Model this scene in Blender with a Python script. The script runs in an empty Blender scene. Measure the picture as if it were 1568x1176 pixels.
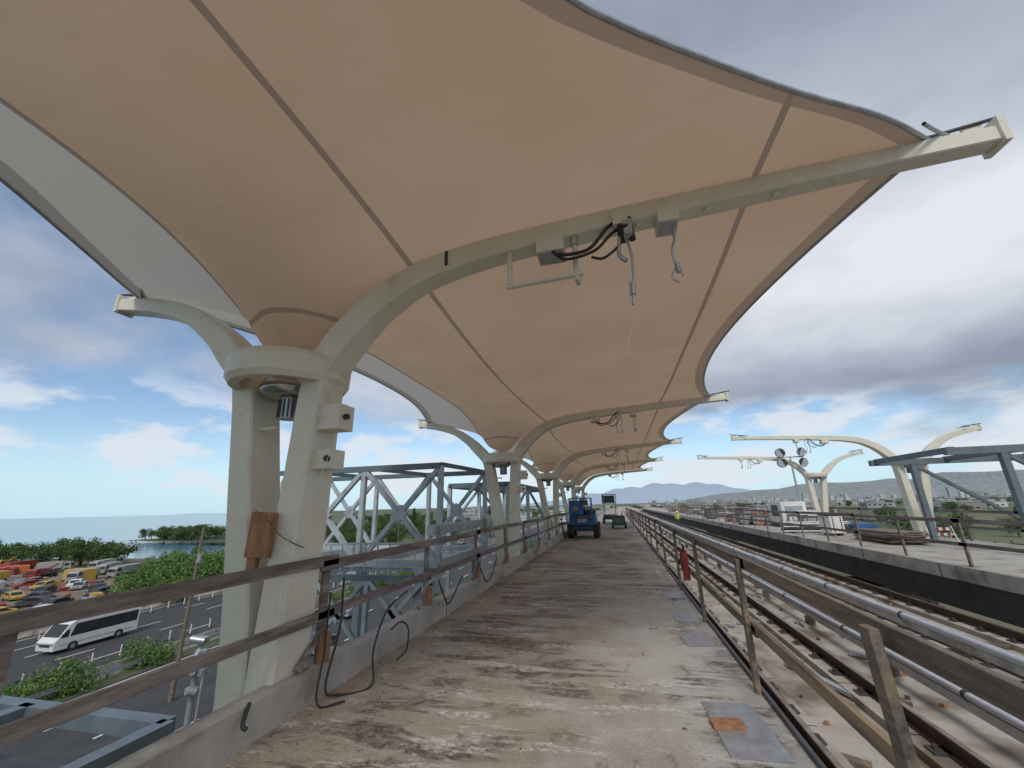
import bpy, math, random
import numpy as np
from mathutils import Vector, Matrix
random.seed(7); np.random.seed(7)
R=random.random
def U(a,b): return a+(b-a)*R()
C=1.7            # camera height over platform
scn=bpy.context.scene
# ------------------------------------------------------------------ materials
def newmat(name):
    m=bpy.data.materials.new(name); m.use_nodes=True
    nt=m.node_tree; b=nt.nodes['Principled BSDF']
    return m,nt,b
def M(name,c1,c2=None,scale=3,rough=.7,metal=0,bump=0.0,stretch=(1,1,1),lo=.35,hi=.65,bscale=None,c3=None,s3=1.2,lo3=.55,hi3=.7):
    m,nt,b=newmat(name)
    N=nt.nodes;L=nt.links
    b.inputs['Roughness'].default_value=rough; b.inputs['Metallic'].default_value=metal
    if c2 is None: c2=tuple(x*.8 for x in c1)
    tc=N.new('ShaderNodeNewGeometry'); mp=N.new('ShaderNodeMapping'); mp.inputs['Scale'].default_value=stretch
    L.new(tc.outputs['Position'],mp.inputs['Vector'])
    n=N.new('ShaderNodeTexNoise'); n.inputs['Scale'].default_value=scale; n.inputs['Detail'].default_value=4; n.inputs['Roughness'].default_value=.65
    L.new(mp.outputs[0],n.inputs['Vector'])
    mr=N.new('ShaderNodeMapRange'); mr.inputs['From Min'].default_value=lo; mr.inputs['From Max'].default_value=hi
    L.new(n.outputs['Fac'],mr.inputs['Value'])
    mx=N.new('ShaderNodeMix'); mx.data_type='RGBA'
    mx.inputs[6].default_value=(*c1,1); mx.inputs[7].default_value=(*c2,1)
    L.new(mr.outputs[0],mx.inputs[0]); out=mx.outputs[2]
    if c3:
        n3=N.new('ShaderNodeTexNoise'); n3.inputs['Scale'].default_value=s3; n3.inputs['Detail'].default_value=4
        L.new(mp.outputs[0],n3.inputs['Vector'])
        m3=N.new('ShaderNodeMapRange'); m3.inputs['From Min'].default_value=lo3; m3.inputs['From Max'].default_value=hi3
        L.new(n3.outputs['Fac'],m3.inputs['Value'])
        mx3=N.new('ShaderNodeMix'); mx3.data_type='RGBA'; mx3.inputs[7].default_value=(*c3,1)
        L.new(out,mx3.inputs[6]); L.new(m3.outputs[0],mx3.inputs[0]); out=mx3.outputs[2]
    L.new(out,b.inputs['Base Color'])
    if bump:
        n2=N.new('ShaderNodeTexNoise'); n2.inputs['Scale'].default_value=bscale or scale*6; n2.inputs['Detail'].default_value=4
        L.new(mp.outputs[0],n2.inputs['Vector'])
        bp=N.new('ShaderNodeBump'); bp.inputs['Strength'].default_value=bump; bp.inputs['Distance'].default_value=.02
        L.new(n2.outputs['Fac'],bp.inputs['Height']); L.new(bp.outputs[0],b.inputs['Normal'])
    return m
cream=M('cream_steel_paint',(.70,.67,.57),(.64,.61,.50),scale=1.6,rough=.42,c3=(.46,.40,.31),s3=3.5,lo3=.60,hi3=.88)
white_steel=M('primed_white_steel',(.44,.49,.52),(.32,.37,.40),scale=2,rough=.5,c3=(.25,.25,.24),s3=4,lo3=.55,hi3=.75)
blue_steel=M('bluegrey_steel',(.14,.18,.21),(.10,.13,.15),scale=2,rough=.5)
dark_steel=M('dark_steel',(.06,.065,.07),(.04,.04,.045),rough=.5)
galv=M('galvanized',(.50,.53,.56),(.36,.38,.41),scale=8,rough=.38,metal=.6)
pipe_al=M('aluminium_rail_cover',(.56,.60,.65),(.45,.48,.52),scale=5,rough=.35,metal=.25)
chrome=M('stainless',(.55,.55,.55),(.4,.4,.4),scale=10,rough=.22,metal=.95)
wood_old=M('weathered_wood',(.23,.195,.175),(.12,.095,.085),scale=5,rough=.9,bump=.35,stretch=(5,.6,5),c3=(.38,.33,.30),s3=2,lo3=.5,hi3=.75)
wood_br=M('brown_wood',(.40,.20,.10),(.22,.11,.055),scale=6,rough=.8,bump=.2,stretch=(3,3,.6))
wood_lt=M('grey_lumber',(.20,.165,.135),(.10,.08,.065),scale=5,rough=.9,bump=.3,stretch=(5,.5,5),c3=(.35,.25,.14),s3=1.5,lo3=.50,hi3=.75)
rust=M('rail_rust',(.10,.055,.035),(.05,.035,.03),scale=9,rough=.8)
railtop=M('rail_head',(.32,.27,.23),(.16,.11,.08),scale=4,rough=.4,metal=.5)
conc=M('concrete',(.44,.415,.38),(.31,.285,.25),scale=1.3,rough=.9,bump=.3,bscale=25,c3=(.19,.165,.14),s3=1.3)
conc_d=M('dark_concrete',(.14,.14,.135),(.09,.09,.085),scale=1.2,rough=.9,bump=.2)
bed=M('trackbed_concrete',(.46,.43,.38),(.32,.285,.24),scale=1.5,rough=.9,bump=.3,bscale=20,c3=(.19,.15,.115),s3=1.1,lo3=.5,hi3=.65)
black=M('black_rubber',(.02,.02,.02),(.03,.03,.03),rough=.6)
asph=M('asphalt',(.055,.057,.062),(.042,.043,.047),scale=.6,rough=.9)
wpaint=M('white_paint',(.75,.75,.73),(.62,.62,.60),rough=.5)
wcover=M('rail_cover_white',(.52,.53,.53),(.38,.37,.35),scale=4,rough=.5,c3=(.25,.20,.15),s3=2,lo3=.55,hi3=.75)
ypaint=M('yellow_paint',(.6,.42,.04),(.5,.33,.03),rough=.6)
yel_v=M('yellow_vehicle_paint',(.55,.36,.07),(.42,.27,.05),rough=.5)
red=M('red_paint',(.36,.045,.035),(.26,.03,.025),rough=.5)
orange=M('orange_plastic',(.65,.19,.06),(.5,.13,.04),rough=.5)
blue=M('blue_machine_paint',(.02,.16,.40),(.02,.11,.28),scale=3,rough=.4)
green=M('green_machine_paint',(.03,.17,.08),(.03,.11,.06),rough=.5)
glass=M('dark_glass',(.02,.025,.03),(.03,.035,.04),rough=.08)
leafm=M('foliage',(.05,.11,.02),(.09,.16,.03),scale=.35,rough=.7,c3=(.025,.055,.014),s3=.6,lo3=.45,hi3=.6)
leafb=M('foliage_bush',(.06,.14,.025),(.12,.21,.045),scale=.8,rough=.7)
barkm=M('bark',(.09,.065,.045),(.06,.04,.03),rough=.9)
grassm=M('land',(.10,.12,.05),(.17,.14,.10),scale=.02,rough=.95,c3=(.05,.085,.03),s3=.012,lo3=.45,hi3=.6)
dirt=M('yard_dirt',(.24,.19,.15),(.15,.12,.09),scale=.15,rough=.95,c3=(.08,.07,.06),s3=.3)
bld=[M('bldg_%d'%i,c,tuple(x*.85 for x in c),scale=.05,rough=.8) for i,c in enumerate([(.46,.46,.45),(.34,.34,.34),(.28,.25,.24),(.54,.56,.58),(.24,.28,.32)])]
mtn=M('mountain_haze',(.33,.42,.52),(.36,.44,.54),scale=.001,rough=1)  # blue aerial haze put into the base colour
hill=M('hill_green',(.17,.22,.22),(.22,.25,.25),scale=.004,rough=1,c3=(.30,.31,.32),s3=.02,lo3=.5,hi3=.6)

def platform_mat():
    m,nt,b=newmat('stained_platform_concrete'); N=nt.nodes;L=nt.links
    g=N.new('ShaderNodeNewGeometry')
    def noise(sc,stretch,detail=5,ro=.6,rot=0,dist=0,off=(0,0,0)):
        mp=N.new('ShaderNodeMapping'); mp.inputs['Scale'].default_value=stretch; mp.inputs['Rotation'].default_value=(0,0,rot); mp.inputs['Location'].default_value=off
        L.new(g.outputs['Position'],mp.inputs['Vector'])
        n=N.new('ShaderNodeTexNoise'); n.inputs['Scale'].default_value=sc; n.inputs['Detail'].default_value=detail; n.inputs['Roughness'].default_value=ro; n.inputs['Distortion'].default_value=dist
        L.new(mp.outputs[0],n.inputs['Vector']); return n.outputs['Fac']
    def rng(s,lo,hi,a=0,b_=1):
        mr=N.new('ShaderNodeMapRange'); mr.inputs['From Min'].default_value=lo; mr.inputs['From Max'].default_value=hi
        mr.inputs['To Min'].default_value=a; mr.inputs['To Max'].default_value=b_
        L.new(s,mr.inputs['Value']); return mr.outputs[0]
    def mix(f,a,c):
        mx=N.new('ShaderNodeMix'); mx.data_type='RGBA'; L.new(f,mx.inputs[0])
        if isinstance(a,tuple): mx.inputs[6].default_value=(*a,1)
        else: L.new(a,mx.inputs[6])
        mx.inputs[7].default_value=(*c,1); return mx.outputs[2]
    def mul(a,b_):
        x=N.new('ShaderNodeMath'); x.operation='MULTIPLY'; L.new(a,x.inputs[0]); L.new(b_,x.inputs[1]); return x.outputs[0]
    sx=N.new('ShaderNodeSeparateXYZ'); L.new(g.outputs['Position'],sx.inputs[0])
    c=mix(rng(noise(1.1,(1,1,1),7,.7),.35,.65),(.385,.335,.28),(.28,.23,.18))
    xg=N.new('ShaderNodeMath'); xg.operation='ADD'; L.new(rng(sx.outputs['X'],-.9,.8,0,.95),xg.inputs[0]); L.new(rng(noise(1.2,(1,1,1)),.3,.7,-.45,.45),xg.inputs[1]); xg.use_clamp=True
    c=mix(xg.outputs[0],c,(.47,.46,.44))
    c=mix(rng(noise(.7,(1,.6,1),6,.6),.50,.66,0,.55),c,(.27,.185,.125))
    st=rng(noise(1.5,(.5,2.3,1),7,.75,.12,.7),.48,.55)
    msk=rng(noise(.6,(1,.55,1),4,.6,0,0,(4,2,0)),.43,.52)
    c=mix(mul(mul(st,msk),rng(noise(11,(1,1,1),4,.7),.36,.56,.3,1)),c,(.09,.068,.052))
    c=mix(mul(rng(noise(1.9,(.5,2.1,1),7,.78,.1,.5,(9,3,0)),.54,.60),rng(noise(17,(1,1,1),4,.7),.40,.58,0,.85)),c,(.60,.59,.56))
    c=mix(rng(noise(2.6,(1,1,1),6,.7,0,1.0,(1,7,0)),.60,.66,0,.65),c,(.15,.115,.09))
    c=mix(rng(noise(60,(1,1,1),2,.7),.56,.68,0,.65),c,(.14,.12,.10))
    c=mix(rng(noise(38,(1,1,1),2,.7,0,0,(5,5,0)),.60,.70,0,.5),c,(.62,.60,.56))
    L.new(c,b.inputs['Base Color'])
    L.new(rng(noise(.7,(1,.6,1),3),.3,.7,.5,.92),b.inputs['Roughness'])
    bp=N.new('ShaderNodeBump'); bp.inputs['Strength'].default_value=.5; bp.inputs['Distance'].default_value=.02
    L.new(noise(16,(1,1,1),6,.75),bp.inputs['Height']); L.new(bp.outputs[0],b.inputs['Normal'])
    return m
platm=platform_mat()

XC=-3.46; Y0=3.65; S=9.1
def fabric_mat():
    m=bpy.data.materials.new('tensile_fabric'); m.use_nodes=True; nt=m.node_tree; N=nt.nodes;L=nt.links
    for n in list(N): N.remove(n)
    out=N.new('ShaderNodeOutputMaterial')
    g=N.new('ShaderNodeNewGeometry')
    uv=N.new('ShaderNodeUVMap'); uv.uv_map='UVMap'; us=N.new('ShaderNodeSeparateXYZ'); L.new(uv.outputs[0],us.inputs[0])
    ps=N.new('ShaderNodeSeparateXYZ'); L.new(g.outputs['Position'],ps.inputs[0])
    def math(op,a,b_=None,clamp=False):
        x=N.new('ShaderNodeMath'); x.operation=op; x.use_clamp=clamp
        for i,v in enumerate((a,b_)):
            if v is None: continue
            if isinstance(v,(int,float)): x.inputs[i].default_value=v
            else: L.new(v,x.inputs[i])
        return x.outputs[0]
    def noise(sc,stretch=(1,1,1),rot=0,off=(0,0,0),det=4):
        mp=N.new('ShaderNodeMapping'); mp.inputs['Scale'].default_value=stretch; mp.inputs['Rotation'].default_value=(0,0,rot); mp.inputs['Location'].default_value=off
        L.new(g.outputs['Position'],mp.inputs['Vector'])
        n=N.new('ShaderNodeTexNoise'); n.inputs['Scale'].default_value=sc; n.inputs['Detail'].default_value=det; L.new(mp.outputs[0],n.inputs['Vector']); return n.outputs['Fac']
    def rng(s,lo,hi,a=0,b_=1):
        mr=N.new('ShaderNodeMapRange'); mr.inputs['From Min'].default_value=lo; mr.inputs['From Max'].default_value=hi
        mr.inputs['To Min'].default_value=a; mr.inputs['To Max'].default_value=b_
        L.new(s,mr.inputs['Value']); return mr.outputs[0]
    def mix(f,a,c):
        mx=N.new('ShaderNodeMix'); mx.data_type='RGBA'; L.new(f,mx.inputs[0])
        if isinstance(a,tuple): mx.inputs[6].default_value=(*a,1)
        else: L.new(a,mx.inputs[6])
        mx.inputs[7].default_value=(*c,1); return mx.outputs[2]
    seams=None
    for sxv in (-4.22,-2.0,1.55):
        d=math('ABSOLUTE',math('SUBTRACT',us.outputs['X'],sxv))
        k=rng(d,.034,.028)
        seams=k if seams is None else math('MAXIMUM',seams,k)
    # thin reinforcement band on the cone just above the ring (constant height)
    ring=rng(math('ABSOLUTE',math('SUBTRACT',ps.outputs['Z'],C+2.08)),.022,.016)
    yw=math('SUBTRACT',math('FLOORED_MODULO',math('ADD',math('SUBTRACT',ps.outputs['Y'],Y0),S/2),S),S/2)
    xd=math('SUBTRACT',ps.outputs['X'],XC)
    rr=math('SQRT',math('ADD',math('MULTIPLY',xd,xd),math('MULTIPLY',yw,yw)))
    ring=math('MULTIPLY',ring,math('LESS_THAN',rr,1.0))
    seams=math('MAXIMUM',seams,math('MULTIPLY',ring,.8))
    seams=math('MULTIPLY',seams,.66)
    edge=math('MULTIPLY',rng(us.outputs['Y'],.21,.20),.5)
    seams=math('MAXIMUM',seams,edge)
    c=mix(rng(noise(.7),.35,.65),(.62,.455,.33),(.575,.41,.285))
    c=mix(rng(noise(2.2,(.5,2,1),.5,(3,1,0)),.55,.75,0,.3),c,(.48,.36,.26))
    c=mix(math('MULTIPLY',rng(noise(7,(.16,2.2,1),1.0,(2,5,0)),.66,.72,0,.4),rng(noise(.9,off=(8,3,1)),.52,.65)),c,(.70,.59,.47))
    lf=math('LESS_THAN',us.outputs['X'],-4.22)  # same fabric left of the crease; its brighter light is painted in as grey
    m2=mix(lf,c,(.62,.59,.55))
    m3=mix(seams,m2,(.15,.125,.11))
    d=N.new('ShaderNodeBsdfDiffuse'); t=N.new('ShaderNodeBsdfTranslucent'); ms=N.new('ShaderNodeMixShader'); ms.inputs[0].default_value=.32
    L.new(m3,d.inputs[0]); L.new(m3,t.inputs[0]); L.new(d.outputs[0],ms.inputs[1]); L.new(t.outputs[0],ms.inputs[2])
    bp=N.new('ShaderNodeBump'); bp.inputs['Strength'].default_value=.15; bp.inputs['Distance'].default_value=.03
    L.new(noise(1.4,det=2),bp.inputs['Height']); L.new(bp.outputs[0],d.inputs['Normal'])
    L.new(ms.outputs[0],out.inputs[0]); return m
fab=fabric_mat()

def water_mat():
    m,nt,b=newmat('sea_water'); N=nt.nodes;L=nt.links
    b.inputs['Base Color'].default_value=(.09,.19,.26,1); b.inputs['Roughness'].default_value=.15
    g=N.new('ShaderNodeNewGeometry'); n=N.new('ShaderNodeTexNoise'); n.inputs['Scale'].default_value=.35; n.inputs['Detail'].default_value=3
    L.new(g.outputs['Position'],n.inputs['Vector'])
    bp=N.new('ShaderNodeBump'); bp.inputs['Strength'].default_value=.2; bp.inputs['Distance'].default_value=.3
    L.new(n.outputs['Fac'],bp.inputs['Height']); L.new(bp.outputs[0],b.inputs['Normal']); return m
water=water_mat()

# ------------------------------------------------------------------ mesh builder
class MB:
    def __init__(s): s.v=[];s.f=[];s.m=[];s.mats=[];s.sm=[]
    def mi(s,mat):
        if mat not in s.mats: s.mats.append(mat)
        return s.mats.index(mat)
    def add(s,vs,fs,mat,smooth=False):
        o=len(s.v); s.v+= [tuple(v) for v in vs]; k=s.mi(mat)
        for f in fs: s.f.append(tuple(i+o for i in f)); s.m.append(k); s.sm.append(smooth)
    def box(s,c,d,mat,rot=None,taper=1.0):
        hx,hy,hz=d[0]/2,d[1]/2,d[2]/2
        vs=[]
        for z,t in ((-hz,1),(hz,taper)):
            for x,y in ((-hx,-hy),(hx,-hy),(hx,hy),(-hx,hy)): vs.append(Vector((x*t,y*t,z)))
        if rot is not None:
            if isinstance(rot,(int,float)): rot=Matrix.Rotation(rot,3,'Z')
            vs=[rot@v for v in vs]
        c=Vector(c); vs=[v+c for v in vs]
        s.add(vs,[(3,2,1,0),(4,5,6,7),(0,1,5,4),(1,2,6,5),(2,3,7,6),(3,0,4,7)],mat)
    def beam(s,p0,p1,w,h,mat,up=(0,0,1)):
        p0=Vector(p0);p1=Vector(p1); d=(p1-p0).normalized(); up=Vector(up)
        if abs(d.dot(up))>.99: up=Vector((0,1,0))
        r=d.cross(up).normalized(); u=r.cross(d)
        vs=[]
        for p in (p0,p1):
            for a,b in ((-1,-1),(1,-1),(1,1),(-1,1)): vs.append(p+r*a*w/2+u*b*h/2)
        s.add(vs,[(3,2,1,0),(4,5,6,7),(0,1,5,4),(1,2,6,5),(2,3,7,6),(3,0,4,7)],mat)
    def cyl(s,p0,p1,r0,mat,r1=None,n=12,caps=True,smooth=True):
        r1=r0 if r1 is None else r1
        p0=Vector(p0);p1=Vector(p1); d=(p1-p0).normalized(); up=Vector((0,0,1))
        if abs(d.z)>.95: up=Vector((1,0,0))
        a=d.cross(up).normalized(); b=d.cross(a)
        vs=[];fs=[]
        for p,r in ((p0,r0),(p1,r1)):
            for i in range(n):
                t=2*math.pi*i/n; vs.append(p+a*math.cos(t)*r+b*math.sin(t)*r)
        fs=[(i,(i+1)%n,n+(i+1)%n,n+i) for i in range(n)]
        s.add(vs,fs,mat,smooth)
        if caps: s.add(vs,[tuple(range(n))[::-1],tuple(range(n,2*n))],mat)
    def tube(s,pts,r,mat,n=8,sub=6):
        pts=crom(pts,sub) if sub>1 else [Vector(p) for p in pts]
        vs=[];fs=[]; up0=None
        for i,p in enumerate(pts):
            d=(pts[min(i+1,len(pts)-1)]-pts[max(i-1,0)]).normalized()
            if up0 is None: up0=Vector((0,0,1)) if abs(d.z)<.9 else Vector((1,0,0))
            a=d.cross(up0).normalized(); b=d.cross(a).normalized(); up0=-b if (-b).dot(up0)>0 else b
            for j in range(n):
                t=2*math.pi*j/n; vs.append(p+a*math.cos(t)*r+b*math.sin(t)*r)
        for i in range(len(pts)-1):
            for j in range(n): fs.append((i*n+j,i*n+(j+1)%n,(i+1)*n+(j+1)%n,(i+1)*n+j))
        s.add(vs,fs,mat,True)
    def revolve(s,c,prof,mat,n=24,smooth=True):
        vs=[];fs=[]
        for r,z in prof:
            for i in range(n):
                t=2*math.pi*i/n; vs.append((c[0]+r*math.cos(t),c[1]+r*math.sin(t),c[2]+z))
        for k in range(len(prof)-1):
            for i in range(n): fs.append((k*n+i,k*n+(i+1)%n,(k+1)*n+(i+1)%n,(k+1)*n+i))
        s.add(vs,fs,mat,smooth)
    def prism(s,poly,x0,x1,mat,axis='X'):
        n=len(poly); vs=[]
        for x in (x0,x1):
            for a,b in poly:
                vs.append((x,a,b) if axis=='X' else ((a,x,b) if axis=='Y' else (a,b,x)))
        fs=[tuple(range(n)),tuple(range(2*n-1,n-1,-1))]+[(i,n+i,n+(i+1)%n,(i+1)%n) for i in range(n)]
        s.add(vs,fs,mat)
    def obj(s,name,bevel=0,loc=None,rotz=0,scale=1):
        me=bpy.data.meshes.new(name); me.from_pydata(s.v,[],s.f)
        for m in s.mats: me.materials.append(m)
        me.polygons.foreach_set('material_index',s.m); me.polygons.foreach_set('use_smooth',s.sm)
        me.update()
        import bmesh
        bm=bmesh.new(); bm.from_mesh(me); bmesh.ops.recalc_face_normals(bm,faces=bm.faces); bm.to_mesh(me); bm.free()
        o=bpy.data.objects.new(name,me); scn.collection.objects.link(o)
        if bevel:
            b=o.modifiers.new('b','BEVEL'); b.width=bevel; b.segments=2; b.limit_method='ANGLE'; b.angle_limit=math.radians(40)
        if loc: o.location=loc
        o.rotation_euler[2]=rotz; o.scale=(scale,)*3
        return o
def crom(pts,sub=6):
    pts=[Vector(p) for p in pts]; P=[pts[0]*2-pts[1]]+pts+[pts[-1]*2-pts[-2]]; out=[]
    for i in range(1,len(P)-2):
        p0,p1,p2,p3=P[i-1:i+3]
        for k in range(sub):
            t=k/sub
            out.append(.5*((2*p1)+(p2-p0)*t+(2*p0-5*p1+4*p2-p3)*t*t+(3*p1-p0-3*p2+p3)*t**3))
    out.append(pts[-1]); return out
def sweep(mb,pts,Y,sizes,mat):
    a=crom([(p[0],0,p[1]) for p in pts],6); b=crom([(q[0],0,q[1]) for q in sizes],6)
    vs=[];fs=[]
    for i,p in enumerate(a):
        d=(a[min(i+1,len(a)-1)]-a[max(i-1,0)]).normalized(); nrm=Vector((-d.z,0,d.x))
        h,w=b[i].x/2,b[i].z/2; c=min(h,w)*.14
        for (u,v) in ((-h,-w+c),(-h+c,-w),(h-c,-w),(h,-w+c),(h,w-c),(h-c,w),(-h+c,w),(-h,w-c)):
            q=p+nrm*u; vs.append((q.x,Y+v,q.z))
    n=8
    for i in range(len(a)-1):
        for j in range(n): fs.append((i*n+j,i*n+(j+1)%n,(i+1)*n+(j+1)%n,(i+1)*n+j))
    fs.append(tuple(range(n))); fs.append(tuple(range(len(a)*n-n,len(a)*n)))
    mb.add(vs,fs,mat)

# ------------------------------------------------------------------ camera
cam=bpy.data.cameras.new('camera'); co=bpy.data.objects.new('camera',cam); scn.collection.objects.link(co); scn.camera=co
r=Vector((.9701,.2417,-.0239)).normalized(); f=Vector((-.2248,.9307,.2887)); f=(f-r*f.dot(r)).normalized(); u=r.cross(f)
co.matrix_world=Matrix(((r.x,u.x,-f.x,0),(r.y,u.y,-f.y,0),(r.z,u.z,-f.z,C),(0,0,0,1)))
cam.sensor_width=36; cam.lens=36*620/1568; cam.clip_end=60000; cam.clip_start=.05

# ------------------------------------------------------------------ frames
RP=[(-3.26,-2.9),(-3.15,-1.3),(-3.07,.3),(-3.02,1.28),(-2.93,1.55),(-2.76,1.81),(-2.43,2.15),(-2.1,2.36),(-1.78,2.50),(-1.2,2.62),(-.44,2.70),(.93,2.79),(2.2,2.86),(3.40,2.91)]
RS=[(.30,.46),(.29,.44),(.27,.42),(.26,.40),(.28,.38),(.31,.36),(.30,.32),(.27,.29),(.25,.27),(.23,.25),(.21,.23),(.19,.21),(.17,.19),(.15,.17)]
LP=[(-3.38,-2.9),(-3.47,-1.3),(-3.73,.3),(-3.90,1.28),(-4.03,1.55),(-4.27,1.81),(-4.48,2.02),(-4.76,2.24),(-5.06,2.43),(-5.56,2.61),(-6.05,2.72),(-6.37,2.77)]
LS=[(.32,.46),(.31,.44),(.28,.42),(.28,.40),(.30,.38),(.31,.34),(.28,.31),(.25,.28),(.23,.25),(.21,.23),(.19,.21),(.17,.19)]
def frame(Y,mirror=False,near=False):
    mb=MB(); mx=(lambda x:9.2-x) if mirror else (lambda x:x)
    sg=-1 if mirror else 1
    sweep(mb,[(mx(x),z+C) for x,z in RP],Y,RS,cream)
    sweep(mb,[(mx(x),z+C) for x,z in LP],Y,LS,cream)
    xc=mx(XC)
    mb.revolve((xc,Y,C),[(.48,1.32),(.58,1.31),(.62,1.37),(.63,1.55),(.59,1.61),(.50,1.61),(.48,1.47),(.48,1.32)],cream,n=40,smooth=False)
    mb.box((mx(-3.40),Y,-1.45),(1.0,1.0,.9),conc)
    for tx,tz,s_ in ((3.40,2.91,1),(-6.37,2.77,-1)):
        x=mx(tx); sx=s_*sg
        mb.box((x+.02*sx,Y,tz+C+.02),(.05,.22,.25),cream)
        mb.box((x-.10*sx,Y,tz+C+.13),(.14,.03,.12),cream)
        mb.cyl((x-.55*sx,Y-.02,tz+C+.11),(x+.12*sx,Y-.02,tz+C+.20),.016,dark_steel)
        mb.cyl((x-.6*sx,Y,tz+C+.10),(x-.35*sx,Y,tz+C+.13),.028,galv)
        for dy in (-.22,.22):
            mb.tube([(x-.25*sx,Y,tz+C+.1),(x-.42*sx,Y+dy*.5,tz+C+.09),(x-.62*sx,Y+dy*1.2,tz+C+.07)],.016,galv,sub=3)
    mb.revolve((xc-.02*sg,Y,C),[(.0,1.20),(.2,1.20),(.27,1.26),(.28,1.32),(.24,1.40),(.0,1.42)],chrome,n=24)
    mb.cyl((xc+.03*sg,Y,C+.97),(xc+.03*sg,Y,C+1.21),.10,galv,n=14,smooth=False)
    for i in range(14):
        t=2*math.pi*i/14; mb.beam((xc+.03*sg+.105*math.cos(t),Y+.105*math.sin(t),C+.98),(xc+.03*sg+.105*math.cos(t),Y+.105*math.sin(t),C+1.18),.012,.012,dark_steel)
    if not mirror:
        mb.box((-2.80,Y-.02,C+.93),(.26,.24,.26),cream); mb.box((-2.85,Y-.02,C+.50),(.24,.22,.19),cream)
        mb.cyl((-2.66,Y-.06,C+.93),(-2.62,Y-.06,C+.93),.03,black)
        mb.cyl((-2.76,Y-.13,C+.50),(-2.76,Y-.16,C+.50),.03,black)
        mb.cyl((-3.68,Y-.1,C+.86),(-3.45,Y-.1,C+.86),.02,cream)
    def bz(x):
        xs=[p[0] for p in RP[4:]]; zs=[p[1] for p in RP[4:]]; return float(np.interp(x,xs,zs))+C
    for bx,w,h in ((-.42,.28,.18),(.72,.19,.14)):
        mb.box((mx(bx),Y-.03,bz(bx)-.08-h/2),(w,.26,h),cream)
        mb.box((mx(bx),Y-.03,bz(bx)-.08-h-.006),(w-.03,.2,.01),galv)
    if near:
        for px_,l in ((-.86,.38),(-.18,.50)):
            mb.cyl((px_,Y-.05,bz(px_)-.05),(px_,Y-.05,bz(px_)-.1-l),.028,cream)
        mb.beam((-.90,Y-.05,bz(-.86)-.50),(-.12,Y-.05,bz(-.86)-.47),.05,.03,cream)
        mb.cyl((-.18,Y-.05,bz(-.18)-.48),(-.17,Y-.05,bz(-.18)-.64),.022,galv)
        mb.cyl((-.18,Y-.05,bz(-.18)-.05),(-.18,Y-.05,bz(-.18)-.20),.04,galv)
        mb.box((-1.54,Y-.135,bz(-1.54)+.02),(.025,.03,.17),black)
        for bx in (-1.2,-.62,.1,.45,1.1,1.7): mb.cyl((bx,Y-.02,bz(bx)-.13),(bx,Y-.02,bz(bx)-.09),.03,cream,n=10)
    for cx in ((.74,) if near else (.2,.35,.7,.75)):
        z=bz(cx)-.1
        mb.tube([(mx(cx),Y,z),(mx(cx+.03),Y-.03,z-.22),(mx(cx-.01),Y-.04,z-.4),(mx(cx+.02),Y,z-.55)],.012,galv,sub=4)
        mb.cyl((mx(cx+.02),Y,z-.50),(mx(cx+.03),Y,z-.6),.025,galv)
    if near:
        mb.tube([(.74,Y,bz(.7)-.65),(.70,Y,bz(.7)-.75),(.76,Y,bz(.7)-.8)],.008,galv,sub=4); mb.tube([(.76,Y,bz(.7)-.62),(.80,Y,bz(.7)-.74)],.008,galv,sub=2)
    z=bz(0)
    mb.tube([(mx(-.42),Y-.1,z-.18),(mx(-.35),Y-.14,z-.34),(mx(-.05),Y-.14,z-.34),(mx(.15),Y-.12,z-.12),(mx(.30),Y-.1,z-.02)],.018,black,n=6)
    mb.tube([(mx(-.45),Y-.1,z-.16),(mx(-.30),Y-.14,z-.40),(mx(.0),Y-.14,z-.37),(mx(.18),Y-.12,z-.20),(mx(.26),Y-.1,z-.14)],.015,black,n=6)
    mb.tube([(mx(.30),Y-.1,z-.12),(mx(.28),Y-.12,z-.30),(mx(.1),Y-.14,z-.46),(mx(-.02),Y-.12,z-.42)],.013,black,n=6)
    if near:
        mb.box((.28,Y-.12,z-.06),(.14,.13,.16),cream); mb.cyl((.30,Y-.20,z-.16),(.30,Y-.06,z-.26),.055,black)
        mb.box((.34,Y-.16,z-.20),(.08,.1,.16),galv); mb.cyl((.36,Y-.12,z-.05),(.38,Y-.12,z-.3),.03,black)
        mb.tube([(.30,Y-.12,z-.2),(.35,Y-.12,z-.45),(.34,Y-.12,z-.75),(.31,Y-.12,z-.98)],.014,galv,n=6)
        mb.cyl((.33,Y-.12,z-.76),(.32,Y-.12,z-.88),.028,galv)
        mb.tube([(.26,Y-.12,z-.25),(.24,Y-.12,z-.44),(.30,Y-.12,z-.52)],.022,galv,n=6)
        mb.tube([(.31,Y-.12,z-.98),(.29,Y-.12,z-1.15),(.20,Y-.1,z-1.45)],.002,wpaint,n=4)
        mb.tube([(-.17,Y-.05,z-.6),(-.2,Y-.05,z-.72),(-.19,Y-.05,z-.82)],.004,wpaint,n=4)
    return mb.obj('canopy_steel_frame')
for k in range(5): frame(Y0+S*k,near=(k==0))
for k in (2,3): frame(Y0+S*k,mirror=True)
mb=MB()
mb.box((-3.29,Y0-.27,C-.20),(.24,.07,.40),wood_br,rot=Matrix.Rotation(.05,3,'Y'))
mb.box((-3.35,Y0-.26,C-.45),(.10,.05,.12),wood_br)
mb.tube([(-3.42,Y0-.25,C+.02),(-3.22,Y0-.31,C-.06),(-3.06,Y0-.27,C-.22),(-2.90,Y0-.15,C-.33)],.007,wood_lt,n=5)
mb.tube([(-2.7,Y0-.1,C+.75),(-2.78,Y0-.2,C+.3),(-3.0,Y0-.25,C-.25),(-2.98,Y0-.25,C-1.2)],.004,wpaint,n=4)
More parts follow.
